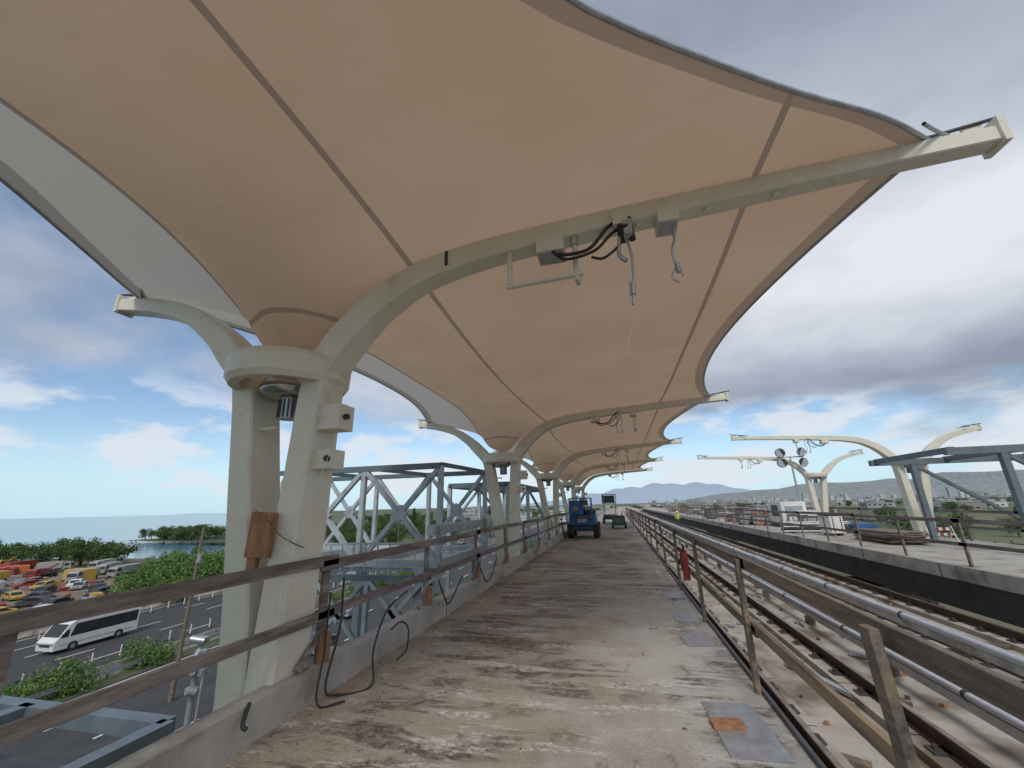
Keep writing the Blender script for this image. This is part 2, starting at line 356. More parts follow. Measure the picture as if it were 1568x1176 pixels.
mb.obj('timber_packer_with_strap',bevel=.005)

# ------------------------------------------------------------------ fabric canopy
ZB=[(-6.6,2.92),(-6.2,2.88),(-5.6,2.76),(-5.08,2.60),(-4.46,2.40),(-4.16,2.26),(-3.96,1.90),(-3.46,1.64),(-3.15,1.78),(-2.88,2.10),(-2.43,2.42),(-2.1,2.57),(-1.78,2.67),(-1.2,2.77),(-.44,2.83),(.93,2.91),(2.2,2.97),(3.4,3.01)]
ZM=[(-6.6,2.95),(-5.3,2.92),(-4.2,2.80),(-3.5,2.66),(-2.8,2.60),(-2.0,2.62),(-1,2.70),(0,2.78),(2.2,2.88),(3.4,2.95)]
ZM0=[(-6.6,2.95),(-5.3,2.95),(-4.6,3.02),(-4.2,3.06),(-3.5,2.95),(-2.8,2.82),(-2.0,2.76),(-1,2.78),(0,2.82),(2.2,2.90),(3.4,2.95)]
def sm_interp(tab):
    xs=np.linspace(-7,4,441); ys=np.interp(xs,[a for a,b in tab],[b for a,b in tab])
    k=np.exp(-np.linspace(-2,2,17)**2); k/=k.sum()
    ys=np.convolve(np.pad(ys,8,'edge'),k,'valid'); return lambda x: float(np.interp(x,xs,ys))
zb=sm_interp(ZB); zm=sm_interp(ZM); zm0=sm_interp(ZM0)
qs=[0,.45,.94,1.62,1.97,3.5,6,9.1]
xr0=[3.0,2.42,1.55,.5,0.0,-1.4,-2.4,-2.9]; xl0=[-6.15,-5.87,-5.58,-5.22,-5.07,-4.7,-4.3,-4.1]
def smq(v):
    xs=np.linspace(0,9.1,400); ys=np.interp(xs,qs,v); k=np.ones(17)/17
    yp=np.pad(ys,8,'reflect',reflect_type='odd'); ys=np.convolve(yp,k,'valid'); return lambda x: float(np.interp(x,xs,ys))
fr0=smq(xr0); fl0=smq(xl0)
def fabric():
    vs=[];fs=[];uvs=[]
    edges=[]
    nu=110; ny=56
    def bay(Ya,Yb,end=False):
        o=len(vs); eR=[];eL=[]
        for j in range(ny+1):
            t=j/ny; t=t-.1*math.sin(2*math.pi*t)
            Y=Ya+(Yb-Ya)*t; s=math.sin(math.pi*min(t,1)); w=1-(1-s)**2.4
            if end:
                q=abs(Y-Ya); xl,xr=fl0(q),fr0(q)
            else:
                xl=-6.15+.9*4*t*(1-t); xr=3.0-.84*4*t*(1-t)
            for i in range(nu+1):
                x=xl+(xr-xl)*i/nu
                z=(1-w)*zb(x)+w*(zm0(x) if end else zm(x))
                vs.append((x,Y,z+C)); 
                bow=x+.22*math.exp(-((x+2.0)/.9)**2)*s*(.22 if end else 1)
                uvs.append((bow,min(x-xl,xr-x)))
            eR.append((xr,Y,vs[-1][2])); eL.append((xl,Y,vs[-1-nu][2]))
        for j in range(ny):
            for i in range(nu):
                a=o+j*(nu+1)+i; fs.append((a,a+1,a+nu+2,a+nu+1))
        edges.append(eR); edges.append(eL)
    bay(Y0,Y0-S,end=True)
    for k in range(4): bay(Y0+S*k,Y0+S*(k+1))
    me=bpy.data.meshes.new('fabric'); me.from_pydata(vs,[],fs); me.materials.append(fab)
    ul=me.uv_layers.new(name='UVMap')
    for l in me.loops: ul.data[l.index].uv=uvs[l.vertex_index]
    me.polygons.foreach_set('use_smooth',[True]*len(fs)); me.update()
    p=bpy.data.objects.new('tensile_fabric_canopy',None); scn.collection.objects.link(p)
    o=bpy.data.objects.new('fabric_membrane',me); scn.collection.objects.link(o); o.parent=p
    mb=MB()
    for e in edges: mb.tube(e,.02,galv,n=6,sub=1)
    c=mb.obj('edge_cables'); c.parent=p
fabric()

# ------------------------------------------------------------------ platforms and track bed
mb=MB()
mb.box((-.975,77,-.14),(4.21,170,.28),platm)
mb.obj('station_platform')
mb=MB(); mb.box((-.975,77,-.9),(3.9,169.9,1.24),conc_d); mb.obj('platform_substructure')
mb=MB()
mb.box((-2.99,77,.125),(.18,170,.31),conc)
mb.box((-3.0,77,-.6),(.15,170,1.14),conc)
for i in range(30): mb.box((-2.898,-5+i*6.0,.13),(.006,.02,.28),dark_steel)
mb.obj('parapet_wall',bevel=.012)
mb=MB(); mb.box((4.6,180,-1.35),(7.1,400,.4),bed); mb.box((4.6,260,-1.0),(9.2,220,.35),conc); mb.obj('guideway_trackbed')
mb=MB(); mb.box((10.7,77,-.17),(5.2,170,.34),conc); mb.box((11.0,77,-.80),(4.5,169.5,.9),conc_d)
for i in range(40): mb.box((8.094,-4+i*3.6,-.17),(.008,.025,.34),dark_steel)
mb.obj('station_platform')
mb=MB()
for y in range(-20,380,30):
    mb.box((4.6,y+11,-6.2),(2.2,2.2,8.6),conc); mb.box((4.6,y+11,-2.1),(13 if y<160 else 7,2.4,1.1),conc)
mb.obj('viaduct_piers')
def track(xc):
    mb=MB()
    for sx in (-.72,.72):
        x=xc+sx
        mb.box((x,140,-1.10),(.55,320,.10),bed)
        mb.box((x,140,-1.035),(.14,320,.02),rust); mb.box((x,140,-.965),(.025,320,.13),rust); mb.box((x,140,-.895),(.075,320,.035),rust)
        mb.box((x,140,-.875),(.055,320,.006),railtop)
        for i in range(150):
            y=-4+i*.75
            mb.box((x,y,-1.04),(.40,.18,.03),dark_steel)
            for q in (-.14,.14): mb.cyl((x+q,y,-1.03),(x+q,y,-.98),.03,rust,n=6)
            if i%2==0: mb.box((x,y+.37,-1.052),(.56,.02,.004),dark_steel)
    return mb.obj('railway_track')
track(2.63); track(6.62)
def third(x,z,r):
    mb=MB()
    mb.cyl((x,-4,z),(x,160,z),r,pipe_al,n=14); mb.box((x,78,z-.12),(.05,164,.12),wcover)
    mb.box((x+.09,78,z-.03),(.03,164,.14),wcover)
    for i in range(55):
        y=-3+i*3.0; mb.box((x,y,(z-.18-1.15)/2),(.14,.2,abs(-1.15-(z-.18))),wood_lt if i%3 else conc)
        mb.box((x,y,-1.12),(.4,.35,.06),conc)
        mb.cyl((x,y+1.3,z),(x,y+1.36,z),r+.012,dark_steel,n=14)
    return mb.obj('third_rail')
third(4.12,-.76,.048); third(5.15,-.50,.062)
mb=MB()
mb.box((.78,4.10,.006),(.40,.85,.006),galv,rot=.05)
mb.box((.68,4.10,.025),(.24,.12,.03),wood_br,rot=.15)
mb.obj('steel_cover_plate_with_brick')
mb=MB()
for x,y,a in ((.85,7.4,.05),(.87,9.0,-.04),(.95,11,0),(.82,6.3,.1)): mb.box((x,y,.006),(.32,.5,.006),galv if y<10 else conc,rot=a)
mb.obj('steel_cover_plates')
mb=MB()
for i in range(120):
    x=U(1.5,7.9); y=U(2,45); l=U(.3,1.6); a=U(0,3.1)
    mb.box((x,y,-1.12+R()*.04),(U(.06,.14),l,.05),random.choice([wood_lt,wood_br,wood_lt,galv]),rot=a)
for i in range(320):
    x=U(1.5,7.9); y=U(1.5,30); s=U(.02,.07)
    mb.box((x,y,-1.13),(s,s*U(.6,1.6),s*.8),random.choice([conc,rust,wood_br]),rot=U(0,3))
mb.obj('construction_debris')
mb=MB()
mb.tube([(1.3,1.5,-1.12),(1.42,3,-1.12),(1.35,5,-1.12),(1.5,7,-1.12),(1.38,9.5,-1.12),(1.45,14,-1.12)],.018,ypaint,n=6)
mb.obj('yellow_air_hose')
mb=MB(); mb.box((1.33,60,-1.06),(.12,130,.14),dark_steel); mb.obj('cable_tray')
mb=MB()
for i in range(400):
    x=-2.85+abs(random.gauss(0,.25)) if i%2 else U(-2.8,1.0); y=U(1.5,22); s=U(.005,.018)
    mb.box((x,y,s*.3),(s,s*U(.6,2),s*.6),random.choice([conc,wood_br,wood_lt]),rot=U(0,3))
mb.obj('scattered_rubble')

# ------------------------------------------------------------------ railings
def railing(x,ys,h,inner,name,wood,base=0,orange_b=False):
    mb=MB()
    y0,y1=ys[0]-2.4,ys[-1]
    for y in ys:
        l=random.gauss(0,.02)
        mb.box((x+l/2,y,(h+base)/2+.01),(.045,.09,h-base+.04),wood,rot=Matrix.Rotation(l,3,'Y'))
        if orange_b:
            mb.box((x+.05,y,base+.12),(.05,.14,.26),wood_br)
            mb.beam((x+.03,y-.02,base+.3),(x+.03,y-.32,base+.02),.04,.06,wood)
    yy=y0
    while yy<y1:
        e=yy+4.8
        for hh,w in ((h,.10),((h+base)/2-.03,.09)):
            j0,j1=random.gauss(0,.015),random.gauss(0,.015)
            mb.beam((x+inner*.045,yy-.15,hh+j0),(x+inner*.045,e+.1,hh+j1),.038,w,wood)
        yy=e
    return mb.obj(name,bevel=.004)
railing(-3.0,[1.6+2.4*i for i in range(22)],1.19,1,'timber_guard_rail',wood_old,base=.28,orange_b=True)
railing(1.10,[2.4+2.4*i for i in range(26)],1.11,1,'timber_guard_rail',wood_lt,base=0)
railing(8.3,[6+2.4*i for i in range(30)],1.08,-1,'timber_guard_rail',wood_old,base=0)
railing(13.1,[6+2.4*i for i in range(30)],1.08,-1,'timber_guard_rail',wood_old,base=0)
mb=MB(); mb.box((1.14,60,-.02),(.03,134,.12),dark_steel); mb.obj('platform_edge_trim')
mb=MB()
mb.tube([(-2.93,4.2,1.0),(-2.86,4.1,.55),(-2.82,3.9,.12),(-2.75,4.0,.02),(-2.55,4.25,.02),(-2.7,4.5,.25),(-2.85,5.0,.52),(-2.9,5.6,.62)],.011,black)
mb.tube([(-2.93,4.0,.9),(-2.87,3.9,.4),(-2.78,3.75,.04),(-2.6,3.9,.02)],.010,black)
mb.tube([(-2.84,5.1,.28),(-2.74,5.15,.36),(-2.66,5.2,.28),(-2.62,5.1,.08),(-2.66,4.95,.02)],.010,black)
mb.tube([(-2.88,6.6,.6),(-2.8,6.7,.3),(-2.84,7.0,.2),(-2.86,7.6,.5)],.012,black)
mb.tube([(-2.88,8.6,.6),(-2.8,8.8,.25),(-2.84,9.3,.2),(-2.86,9.9,.55)],.012,black)
mb.tube([(-2.9,3.1,.29),(-2.84,3.0,.2),(-2.8,3.0,.17)],.016,black)
mb.obj('black_power_cable')
mb=MB()
mb.cyl((1.02,7.9,.45),(1.02,7.9,.86),.055,red,n=14); mb.revolve((1.02,7.9,.86),[(.055,0),(.045,.05),(.02,.07),(.0,.07)],red,n=14)
mb.cyl((1.02,7.9,.92),(1.02,7.9,.98),.02,black); mb.beam((1.02,7.86,.98),(1.02,7.98,1.0),.02,.02,black)
mb.tube([(1.02,7.86,.95),(.95,7.82,.85),(.95,7.83,.6)],.01,black)
mb.box((1.07,7.9,.62),(.02,.12,.04),black)
mb.obj('fire_extinguisher')

# ------------------------------------------------------------------ pedestrian bridge truss (left)
mb=MB()
def trussplane(Y,x0,x1,n,z0,z1,w=.15):
    mb.beam((x0,Y,z1),(x1,Y,z1),w*1.2,w*1.2,blue_steel); mb.beam((x0,Y,z0),(x1,Y,z0),w*1.3,w*1.3,white_steel)
    dx=(x1-x0)/n
    for i in range(n+1):
        x=x0+dx*i; mb.beam((x,Y,z0),(x,Y,z1),w,w,white_steel)
    for i in range(n):
        a=x0+dx*i
        mb.beam((a,Y+.01,z0),(a+dx,Y+.01,z1),w*.9,w*.9,white_steel)
        mb.beam((a,Y-.01,z1),(a+dx,Y-.01,z0),w*.9,w*.9,white_steel)
        mb.box((a+dx/2,Y,(z0+z1)/2),(.30,w*1.1,.30),white_steel,rot=Matrix.Rotation(.78,3,'Y'))
trussplane(9.6,-8.5,-4.2,2,C-1.25,C+1.02,.12)
trussplane(13.2,-12.2,-4.2,4,C-1.25,C+1.10,.12)
for x in (-8.5,-6.35,-4.2):
    mb.beam((x,9.6,C+1.05),(x,13.2,C+1.12),.10,.10,blue_steel); mb.beam((x,9.6,C-1.25),(x,13.2,C-1.25),.15,.2,white_steel)
mb.beam((-8.5,9.6,C-1.3),(-9.3,9.6,C-3.4),.14,.14,white_steel)
mb.beam((-9.4,9.6,C+.95),(-8.5,9.6,C-.1),.1,.1,white_steel); mb.beam((-9.4,9.6,C+1.02),(-8.5,9.6,C+1.02),.12,.12,blue_steel)
mb.box((-6.4,11.4,C-1.40),(4.3,3.5,.08),white_steel)
trussplane(9.1,-8.6,-4.3,3,C-3.0,C-1.5,.10)
for x in (-8.6,-4.5):
    for y in (9.3,13.2): mb.beam((x,y,-10.3),(x,y,C-1.3),.22,.22,white_steel)
for i in range(14):
    x=-8.5+i*.31; mb.beam((x,8.9,C-1.35),(x,8.9,C-.75),.025,.025,white_steel)
mb.beam((-8.6,8.9,C-.75),(-4.3,8.9,C-.75),.04,.04,white_steel)
mb.beam((-4.3,9.3,C-.5),(-4.3,15,C-.5),.16,.22,white_steel)
mb.obj('pedestrian_bridge_truss')
mb=MB()
for y in (17,21,26):
    for x in (-7,-4.4): mb.beam((x,y,-10.3),(x,y,C+.9),.16,.16,white_steel)
    mb.beam((-7,y,C+.9),(-4.4,y,C+.9),.16,.2,blue_steel)
for x in (-7,-4.4):
    mb.beam((x,17,C+.9),(x,26,C+.9),.16,.2,blue_steel); mb.beam((x,17,C-.8),(x,21,C+.9),.1,.1,white_steel); mb.beam((x,26,C-.8),(x,21,C+.9),.1,.1,white_steel)
mb.obj('stair_tower_steel_frame')
mb=MB()
for a,b in (((-16,7.3),(-8.6,7.3)),((-16,1.0),(-8.6,1.0)),((-8.6,1.0),(-8.6,7.3)),((-16,1.0),(-16,7.3)),((-12.3,1),(-12.3,7.3))):
    mb.beam((a[0],a[1],C-3.85),(b[0],b[1],C-3.85),.3,.28,blue_steel)
mb.box((-12.3,4.1,C-4.6),(7.3,6.2,.08),dark_steel)
mb.beam((-13.5,7.3,C-3.72),(-9.5,1.2,C-3.66),.12,.10,blue_steel)
for x in (-15.5,-9): 
    for y in (1.5,6.8): mb.beam((x,y,-10.3),(x,y,C-4.1),.25,.25,blue_steel)
for k in range(6): mb.beam((-8.4,1.4+k*1.1,C-4.55),(-4.8,1.4+k*1.1,C-4.55),.1,.18,blue_steel)
for x in (-8.2,-4.9): mb.beam((x,1,C-4.7),(x,7.4,C-4.7),.14,.2,dark_steel); mb.beam((x,1,-10.3),(x,1,C-4.7),.25,.25,blue_steel); mb.beam((x,7.4,-10.3),(x,7.4,C-4.7),.25,.25,blue_steel)
for k in range(5): mb.cyl((-8+k*.7,6.9,C-4.4),(-7.8+k*.6,5.2,C-4.4),.03,wood_lt,n=6)
mb.obj('concourse_roof')
mb=MB()
zt=C+1.30
for y in (15.5,19.5):
    mb.beam((10.0,y,zt),(20,y,zt),.18,.22,blue_steel)
    for x in (11.4,15,19): mb.beam((x,y,-.0),(x,y,zt),.17,.17,blue_steel)
    mb.beam((11.4,y,zt-.1),(15,y,.2),.11,.11,blue_steel); mb.beam((15,y,zt-.1),(19,y,.2),.11,.11,blue_steel)
for x in (10.2,12.5,15,17.5,20): mb.beam((x,15.5,zt+.05),(x,19.5,zt+.05),.14,.18,blue_steel)
mb.obj('entrance_steel_frame')

# ------------------------------------------------------------------ machines
def boom_lift(loc,rz):
    mb=MB()
    for sx in (-.66,.66):
        for sy in (-.85,.85):
            mb.cyl((sx-.14,sy,.38),(sx+.14,sy,.38),.38,black,n=20); mb.cyl((sx-.15,sy,.38),(sx+.15,sy,.38),.17,dark_steel,n=12)
    mb.box((0,0,.48),(1.05,2.3,.26),dark_steel); mb.box((0,-.1,.9),(1.36,2.2,.5),blue); mb.box((-.36,-.2,1.3),(.6,1.7,.5),blue); mb.box((.42,.1,1.25),(.45,1.4,.35),dark_steel)
    mb.beam((0,.9,1.25),(0,-1.3,1.75),.22,.24,blue); mb.beam((0,-1.3,1.75),(0,.6,2.0),.18,.2,blue)
    mb.box((0,-1.75,1.05),(1.1,.7,.06),dark_steel)
    for x in (-.55,0,.55):
        for y in (-2.08,-1.42): mb.cyl((x,y,1.05),(x,y,2.0),.022,blue)
    for z in (1.55,2.0):
        for a,b in (((-.55,-2.08),(.55,-2.08)),((-.55,-1.42),(.55,-1.42)),((-.55,-2.08),(-.55,-1.42)),((.55,-2.08),(.55,-1.42))): mb.cyl((a[0],a[1],z),(b[0],b[1],z),.022,blue)
    mb.box((-.25,-1.30,1.55),(.7,.3,.7),blue)
    mb.box((.2,-2.05,1.78),(.4,.15,.25),dark_steel)
    mb.box((0,-1.23,.9),(.5,.02,.2),wpaint); mb.box((-.3,-1.46,1.5),(.3,.02,.2),yel_v)
    mb.obj('boom_lift',bevel=.02,loc=loc,rotz=rz)
boom_lift((-1.85,23.8,0),.0)
def gen(loc,mat,s=1):
    mb=MB()
    mb.box((0,0,.75),(1.3,2.6,.9),mat); mb.box((0,-1.32,.8),(1.0,.03,.6),dark_steel); mb.box((0,0,1.24),(1.1,2.2,.08),dark_steel)
    for i in range(5): mb.box((0,-1.34,.6+i*.1),(.9,.02,.03),galv)
    for sx in (-.65,.65):
        for sy in (-.8,.8): mb.cyl((sx-.1,sy,.3),(sx+.1,sy,.3),.3,black,n=16)
    mb.cyl((.4,.4,1.25),(.4,.4,1.7),.05,dark_steel); mb.beam((0,-1.3,.4),(0,-2.1,.35),.08,.08,dark_steel)
    mb.obj('generator_trailer',bevel=.03,loc=loc,scale=s)
gen((0,32,0),green,.68)
mb=MB()
mb.box((0,0,.55),(1.2,2.2,.4),dark_steel)
for z in (.8,1.1,1.4): mb.beam((-.5,-1,z),(-.5,1,z+.3),.05,.08,dark_steel); mb.beam((.5,1,z),(.5,-1,z+.3),.05,.08,dark_steel)
mb.box((0,0,1.75),(1.2,2.2,.08),dark_steel); mb.box((0,-1.0,2.1),(1.0,.1,.6),dark_steel)
for x in (-.6,.6):
    for y in (-1.1,0,1.1): mb.cyl((x,y,1.75),(x,y,2.5),.025,dark_steel)
    mb.cyl((x,-1.1,2.5),(x,1.1,2.5),.02,dark_steel)
for y in (-1.1,1.1): mb.cyl((-.6,y,2.5),(.6,y,2.5),.02,dark_steel)
for sx in (-.6,.6):
    for sy in (-.8,.8): mb.cyl((sx-.08,sy,.25),(sx+.08,sy,.25),.25,black,n=14)
mb.obj('scissor_lift',loc=(-.7,40,0))
mb=MB()
mb.box((0,0,.6),(1.1,1.8,.8),wpaint)
for sx in (-.6,.6): mb.cyl((sx-.08,0,.3),(sx+.08,0,.3),.3,black,n=14)
mb.cyl((0,0,1),(0,0,4.4),.07,galv,r1=.05); mb.beam((-.75,0,4.35),(.75,0,4.35),.07,.07,galv)
for x in (-.62,.62):
    for z in (4.0,4.65):
        mb.cyl((x*.9,-.02,z),(x,-.25,z-.03),.12,dark_steel,r1=.30,n=18); mb.cyl((x,-.24,z-.03),(x,-.27,z-.03),.27,galv,n=18)
mb.obj('portable_light_tower',loc=(11.3,30.5,0))
def barricade(loc,rz):
    mb=MB()
    for i in range(8): mb.box((-.9+i*.225+.11,0,.85),(.225,.04,.2),red if i%2 else wpaint)
    for i in range(8): mb.box((-.9+i*.225+.11,0,.5),(.225,.04,.15),wpaint if i%2 else red)
    for x in (-.8,.8): mb.beam((x,-.3,0),(x,0,1.05),.05,.05,wpaint); mb.beam((x,.3,0),(x,0,1.05),.05,.05,wpaint)
    mb.obj('striped_barricade',loc=loc,rotz=rz,scale=.55)
barricade((11.9,20.0,0),.1)
mb=MB()
for i in range(7): mb.box((U(-.1,.1),U(-.1,.1),.06+i*.06),(1.2,2.4,.04),wood_lt,rot=U(-.05,.05))
mb.obj('stacked_lumber',loc=(10.2,20,0))
mb=MB()
mb.prism([(-.7,0),(.7,0),(.6,.3),(.2,.5),(-.3,.45),(-.6,.3)],-.5,.5,M('blue_tarp',(.03,.14,.32),rough=.5))
mb.obj('blue_tarp_pile',loc=(11.8,25,0),bevel=.12)
mb=MB()
mb.box((0,0,.9),(1.4,2.4,1.3),wpaint); mb.box((-.71,0,1.0),(.02,1.2,.7),dark_steel); mb.box((0,-1.21,.9),(1.0,.02,.8),galv); mb.box((0,0,.1),(1.5,2.5,.12),dark_steel)
mb.obj('white_compressor',loc=(10.8,31.5,0),bevel=.05)
mb=MB()
for i in range(10): mb.box((0,i*1.5,.5),(.04,.06,1.0),wood_lt)
mb.box((.02,6.7,.6),(.01,13.5,.5),orange)
mb.obj('orange_safety_fence',loc=(12.4,28,0))
for i in range(48):
    x=U(9.0,12.8); y=U(23,85)
    mb=MB(); w,d,h=U(.4,1.2),U(.5,1.8),U(.25,1.0)
    if i%3==2:
        for k in range(7): mb.cyl((U(-.3,.3),-1.5,.1+k*.07),(U(-.3,.3),1.5,.1+k*.07),.05,random.choice([galv,conc,wood_lt]),n=8)
        for q in (-1,1): mb.box((0,q,.04),(.9,.1,.08),wood_lt)
        mb.obj('pipe_stack',loc=(x,y,0),rotz=U(-.3,1.5)); continue
    c1=random.choice([wpaint,conc,wood_br,wood_lt,orange,bld[1],bld[2],wood_lt,galv,conc_d])
    mb.box((0,0,h/2+.12),(w,d,h),c1); mb.box((0,0,h+.16),(w+.06,d+.06,.06),dark_steel)
    for q in (-.3,.3): mb.box((q*w,0,.05),(.1,d,.1),wood_lt); mb.box((q*w,-d/2-.012,h/2+.12),(.04,.02,h*.9),dark_steel)
    mb.obj('tool_crate',loc=(x,y,0),bevel=.03,rotz=U(-.3,.3))
for (x,y) in ((9.2,26.5),(.3,50),(9.1,38),(9.6,33)):
    mb=MB(); mb.box((0,0,.015),(.36,.36,.03),black); mb.cyl((0,0,.03),(0,0,.7),.14,orange,r1=.03); mb.cyl((0,0,.33),(0,0,.45),.098,wpaint,r1=.079)
    mb.obj('traffic_cone',loc=(x,y,0),scale=.8)
def worker(loc,rz):
    V=[(0,0,.95),(0,0,1.15),(0,.01,1.38),(0,.02,1.5),(0,.03,1.62),(0,.03,1.74), (-.1,0,.88),(-.12,.06,.5),(-.12,-.02,.08),(-.12,.12,.04),(.1,0,.88),(.13,-.05,.5),(.14,-.12,.09),(.14,.02,.04),
       (-.2,0,1.42),(-.28,-.02,1.16),(-.26,.16,.96),(-.25,.22,.9),(.2,0,1.42),(.29,-.02,1.16),(.27,.12,.95),(.26,.18,.88)]
    E=[(0,1),(1,2),(2,3),(3,4),(4,5),(0,6),(6,7),(7,8),(8,9),(0,10),(10,11),(11,12),(12,13),(2,14),(14,15),(15,16),(16,17),(2,18),(18,19),(19,20),(20,21)]
    rad=[.13,.14,.15,.06,.10,.08,.1,.07,.05,.045,.1,.07,.05,.045,.07,.05,.04,.035,.07,.05,.04,.035]
    me=bpy.data.meshes.new('w'); me.from_pydata(V,E,[]); o=bpy.data.objects.new('construction_worker',me); scn.collection.objects.link(o)
    sk=o.modifiers.new('s','SKIN'); 
    for i,q in enumerate(me.skin_vertices[0].data): q.radius=(rad[i],rad[i]*.8); q.use_root=(i==0)
    s=o.modifiers.new('sub','SUBSURF'); s.levels=2; s.render_levels=2
    m,nt,b=newmat('worker_clothes'); N=nt.nodes;L=nt.links
    tc=N.new('ShaderNodeTexCoord'); sp=N.new('ShaderNodeSeparateXYZ'); L.new(tc.outputs['Object'],sp.inputs[0])
    cr=N.new('ShaderNodeValToRGB'); cr.color_ramp.interpolation='CONSTANT'
    d=N.new('ShaderNodeMath'); d.operation='DIVIDE'; d.inputs[1].default_value=2.0; L.new(sp.outputs['Z'],d.inputs[0]); L.new(d.outputs[0],cr.inputs[0])
    e=cr.color_ramp.elements; e[0].position=0; e[0].color=(.05,.04,.03,1); e[1].position=.07; e[1].color=(.05,.07,.12,1)
    for p,c in ((.49,(.45,.6,.05)),(.745,(.4,.24,.17))):
        q=e.new(p); q.color=(*c,1)
    L.new(cr.outputs[0],b.inputs['Base Color']); me.materials.append(m)
    mb=MB(); mb.revolve((0,.03,1.74),[(.17,0),(.125,.01),(.12,.07),(.08,.12),(0,.14)],wpaint,n=16); h=mb.obj('hard_hat'); h.parent=o
    o.location=loc; o.rotation_euler[2]=rz
worker((6.6,52,-1.15),.5)

# ------------------------------------------------------------------ terrain, sea
G=-10.3
me=bpy.data.meshes.new('sea'); q=45000; me.from_pydata([(-q,-q,G-1.2),(q,-q,G-1.2),(q,q,G-1.2),(-q,q,G-1.2)],[],[(0,1,2,3)]); me.materials.append(water)
o=bpy.data.objects.new('sea',me); scn.collection.objects.link(o)
shore=[(-260,-600),(-235,-100),(-215,30),(-200,80),(-165,96),(-132,98),(-112,104),(-112,116),(-130,135),(-160,150),(-215,158),(-245,166),(-240,180),(-200,196),(-190,230),(-260,330),(-420,560),(-900,1150),(-2500,2900),(-9000,9500),(-9000,38000),(40000,38000),(40000,-600)]
me=bpy.data.meshes.new('ground'); me.from_pydata([(x,y,G) for x,y in shore],[],[tuple(range(len(shore)))]); me.materials.append(grassm)
o=bpy.data.objects.new('ground',me); scn.collection.objects.link(o)
mb=MB()
mb.add([(-150,10,G+.01),(-66,-20,G+.01),(-66,50,G+.01),(-100,70,G+.01),(-160,76,G+.01)],[(0,1,2,3,4)],dirt); mb.obj('storage_yard_ground')
mb=MB()
def strip(x0,x1,z,mat,y0=-200,y1=900,sk=0.04):
    mb.add([(x0-sk*y0,y0,z),(x1-sk*y0,y0,z),(x1-sk*y1,y1,z),(x0-sk*y1,y1,z)],[(0,1,2,3)],mat)
strip(-60,-41,G+.02,asph); strip(-37,-20,G+.02,asph)
for x in (-59.2,-41.8,-36.4,-20.6): strip(x-.08,x+.08,G+.026,wpaint)
for x in (-55.5,-51.7,-47.9,-44.5,-33,-29,-25):
    for i in range(110):
        y=-60+i*9; mb.add([(x-.08-.04*y,y,G+.026),(x+.08-.04*y,y,G+.026),(x+.08-.04*(y+3),y+3,G+.026),(x-.08-.04*(y+3),y+3,G+.026)],[(0,1,2,3)],wpaint)
mb.obj('highway')
mb=MB()
for x in (-60.8,-39.0):
    P=[(-.3,0),(.3,0),(.12,.35),(.08,.85),(-.08,.85),(-.12,.35)]
    vs=[]
    for y in (-100,800):
        for a,b in P: vs.append((x+a-.04*y,y,G+b))
    mb.add(vs,[(i,(i+1)%6,6+(i+1)%6,6+i) for i in range(6)],conc)
mb.obj('highway_concrete_barrier')
mb=MB()
for i in range(60):
    for xo in (-43.0,-57.3):
        y=-10+i*2.2; x=xo-.04*y
        mb.cyl((x,y,G+.02),(x,y,G+.95),.06,wpaint,n=6); mb.box((x,y,G+.05),(.3,.3,.06),black)
mb.obj('lane_delineator_posts')
mb=MB()
for i in range(60):
    y=i*2.5; mb.box((-38-.04*y,y,G+.4),(.12,.12,.8),wood_lt)
mb.beam((-37.9,0,G+.62),(-43.9,150,G+.62),.05,.3,galv); mb.obj('highway_guardrail')
def coach(loc,rz,name,L_=8.2,col=wpaint,scale=1):
    mb=MB(); w=1.15
    prof=[(-L_/2,.35),(-L_/2-.05,1.1),(-L_/2+.25,1.45),(-L_/2+.95,2.5),(-L_/2+1.5,2.85),(L_/2-.2,2.9),(L_/2,2.7),(L_/2,.4)]
    mb.prism(prof,-w,w,col)
    for s in (-1,1):
        x=s*(w+.006)
        mb.add([(x,-L_/2+1.15,1.4),(x,L_/2-.2,1.4),(x,L_/2-.2,2.5),(x,-L_/2+1.5,2.5)],[(0,1,2,3)],glass)
        mb.add([(x,-L_/2+.35,1.4),(x,-L_/2+1.05,1.4),(x,-L_/2+1.05,2.15),(x,-L_/2+.75,2.0)],[(0,1,2,3)],glass)
        for y in (-L_/2+1.6,L_/2-1.9):
            mb.cyl((s*(w-.25),y,.45),(s*(w+.02),y,.45),.45,black,n=20); mb.cyl((s*(w+.02),y,.45),(s*(w+.03),y,.45),.2,galv,n=12)
        mb.box((x,0,.75),(.01,L_-1,.04),dark_steel)
        mb.beam((s*w,-L_/2+.5,1.7),(s*(w+.3),-L_/2+.2,1.8),.06,.06,black)
    mb.add([(-w+.12,-L_/2+.27,1.52),(w-.12,-L_/2+.27,1.52),(w-.12,-L_/2+.93,2.52),(-w+.12,-L_/2+.93,2.52)],[(0,1,2,3)],glass)
    mb.box((0,-L_/2-.06,.85),(1.3,.05,.25),dark_steel)
    for s in (-.9,.9): mb.box((s,-L_/2-.04,.95),(.35,.06,.18),galv)
    return mb.obj(name,loc=loc,rotz=rz,bevel=.05,scale=scale)
coach((-52.0,34.2,G+.03),.04,'shuttle_bus',7.7,scale=.92)
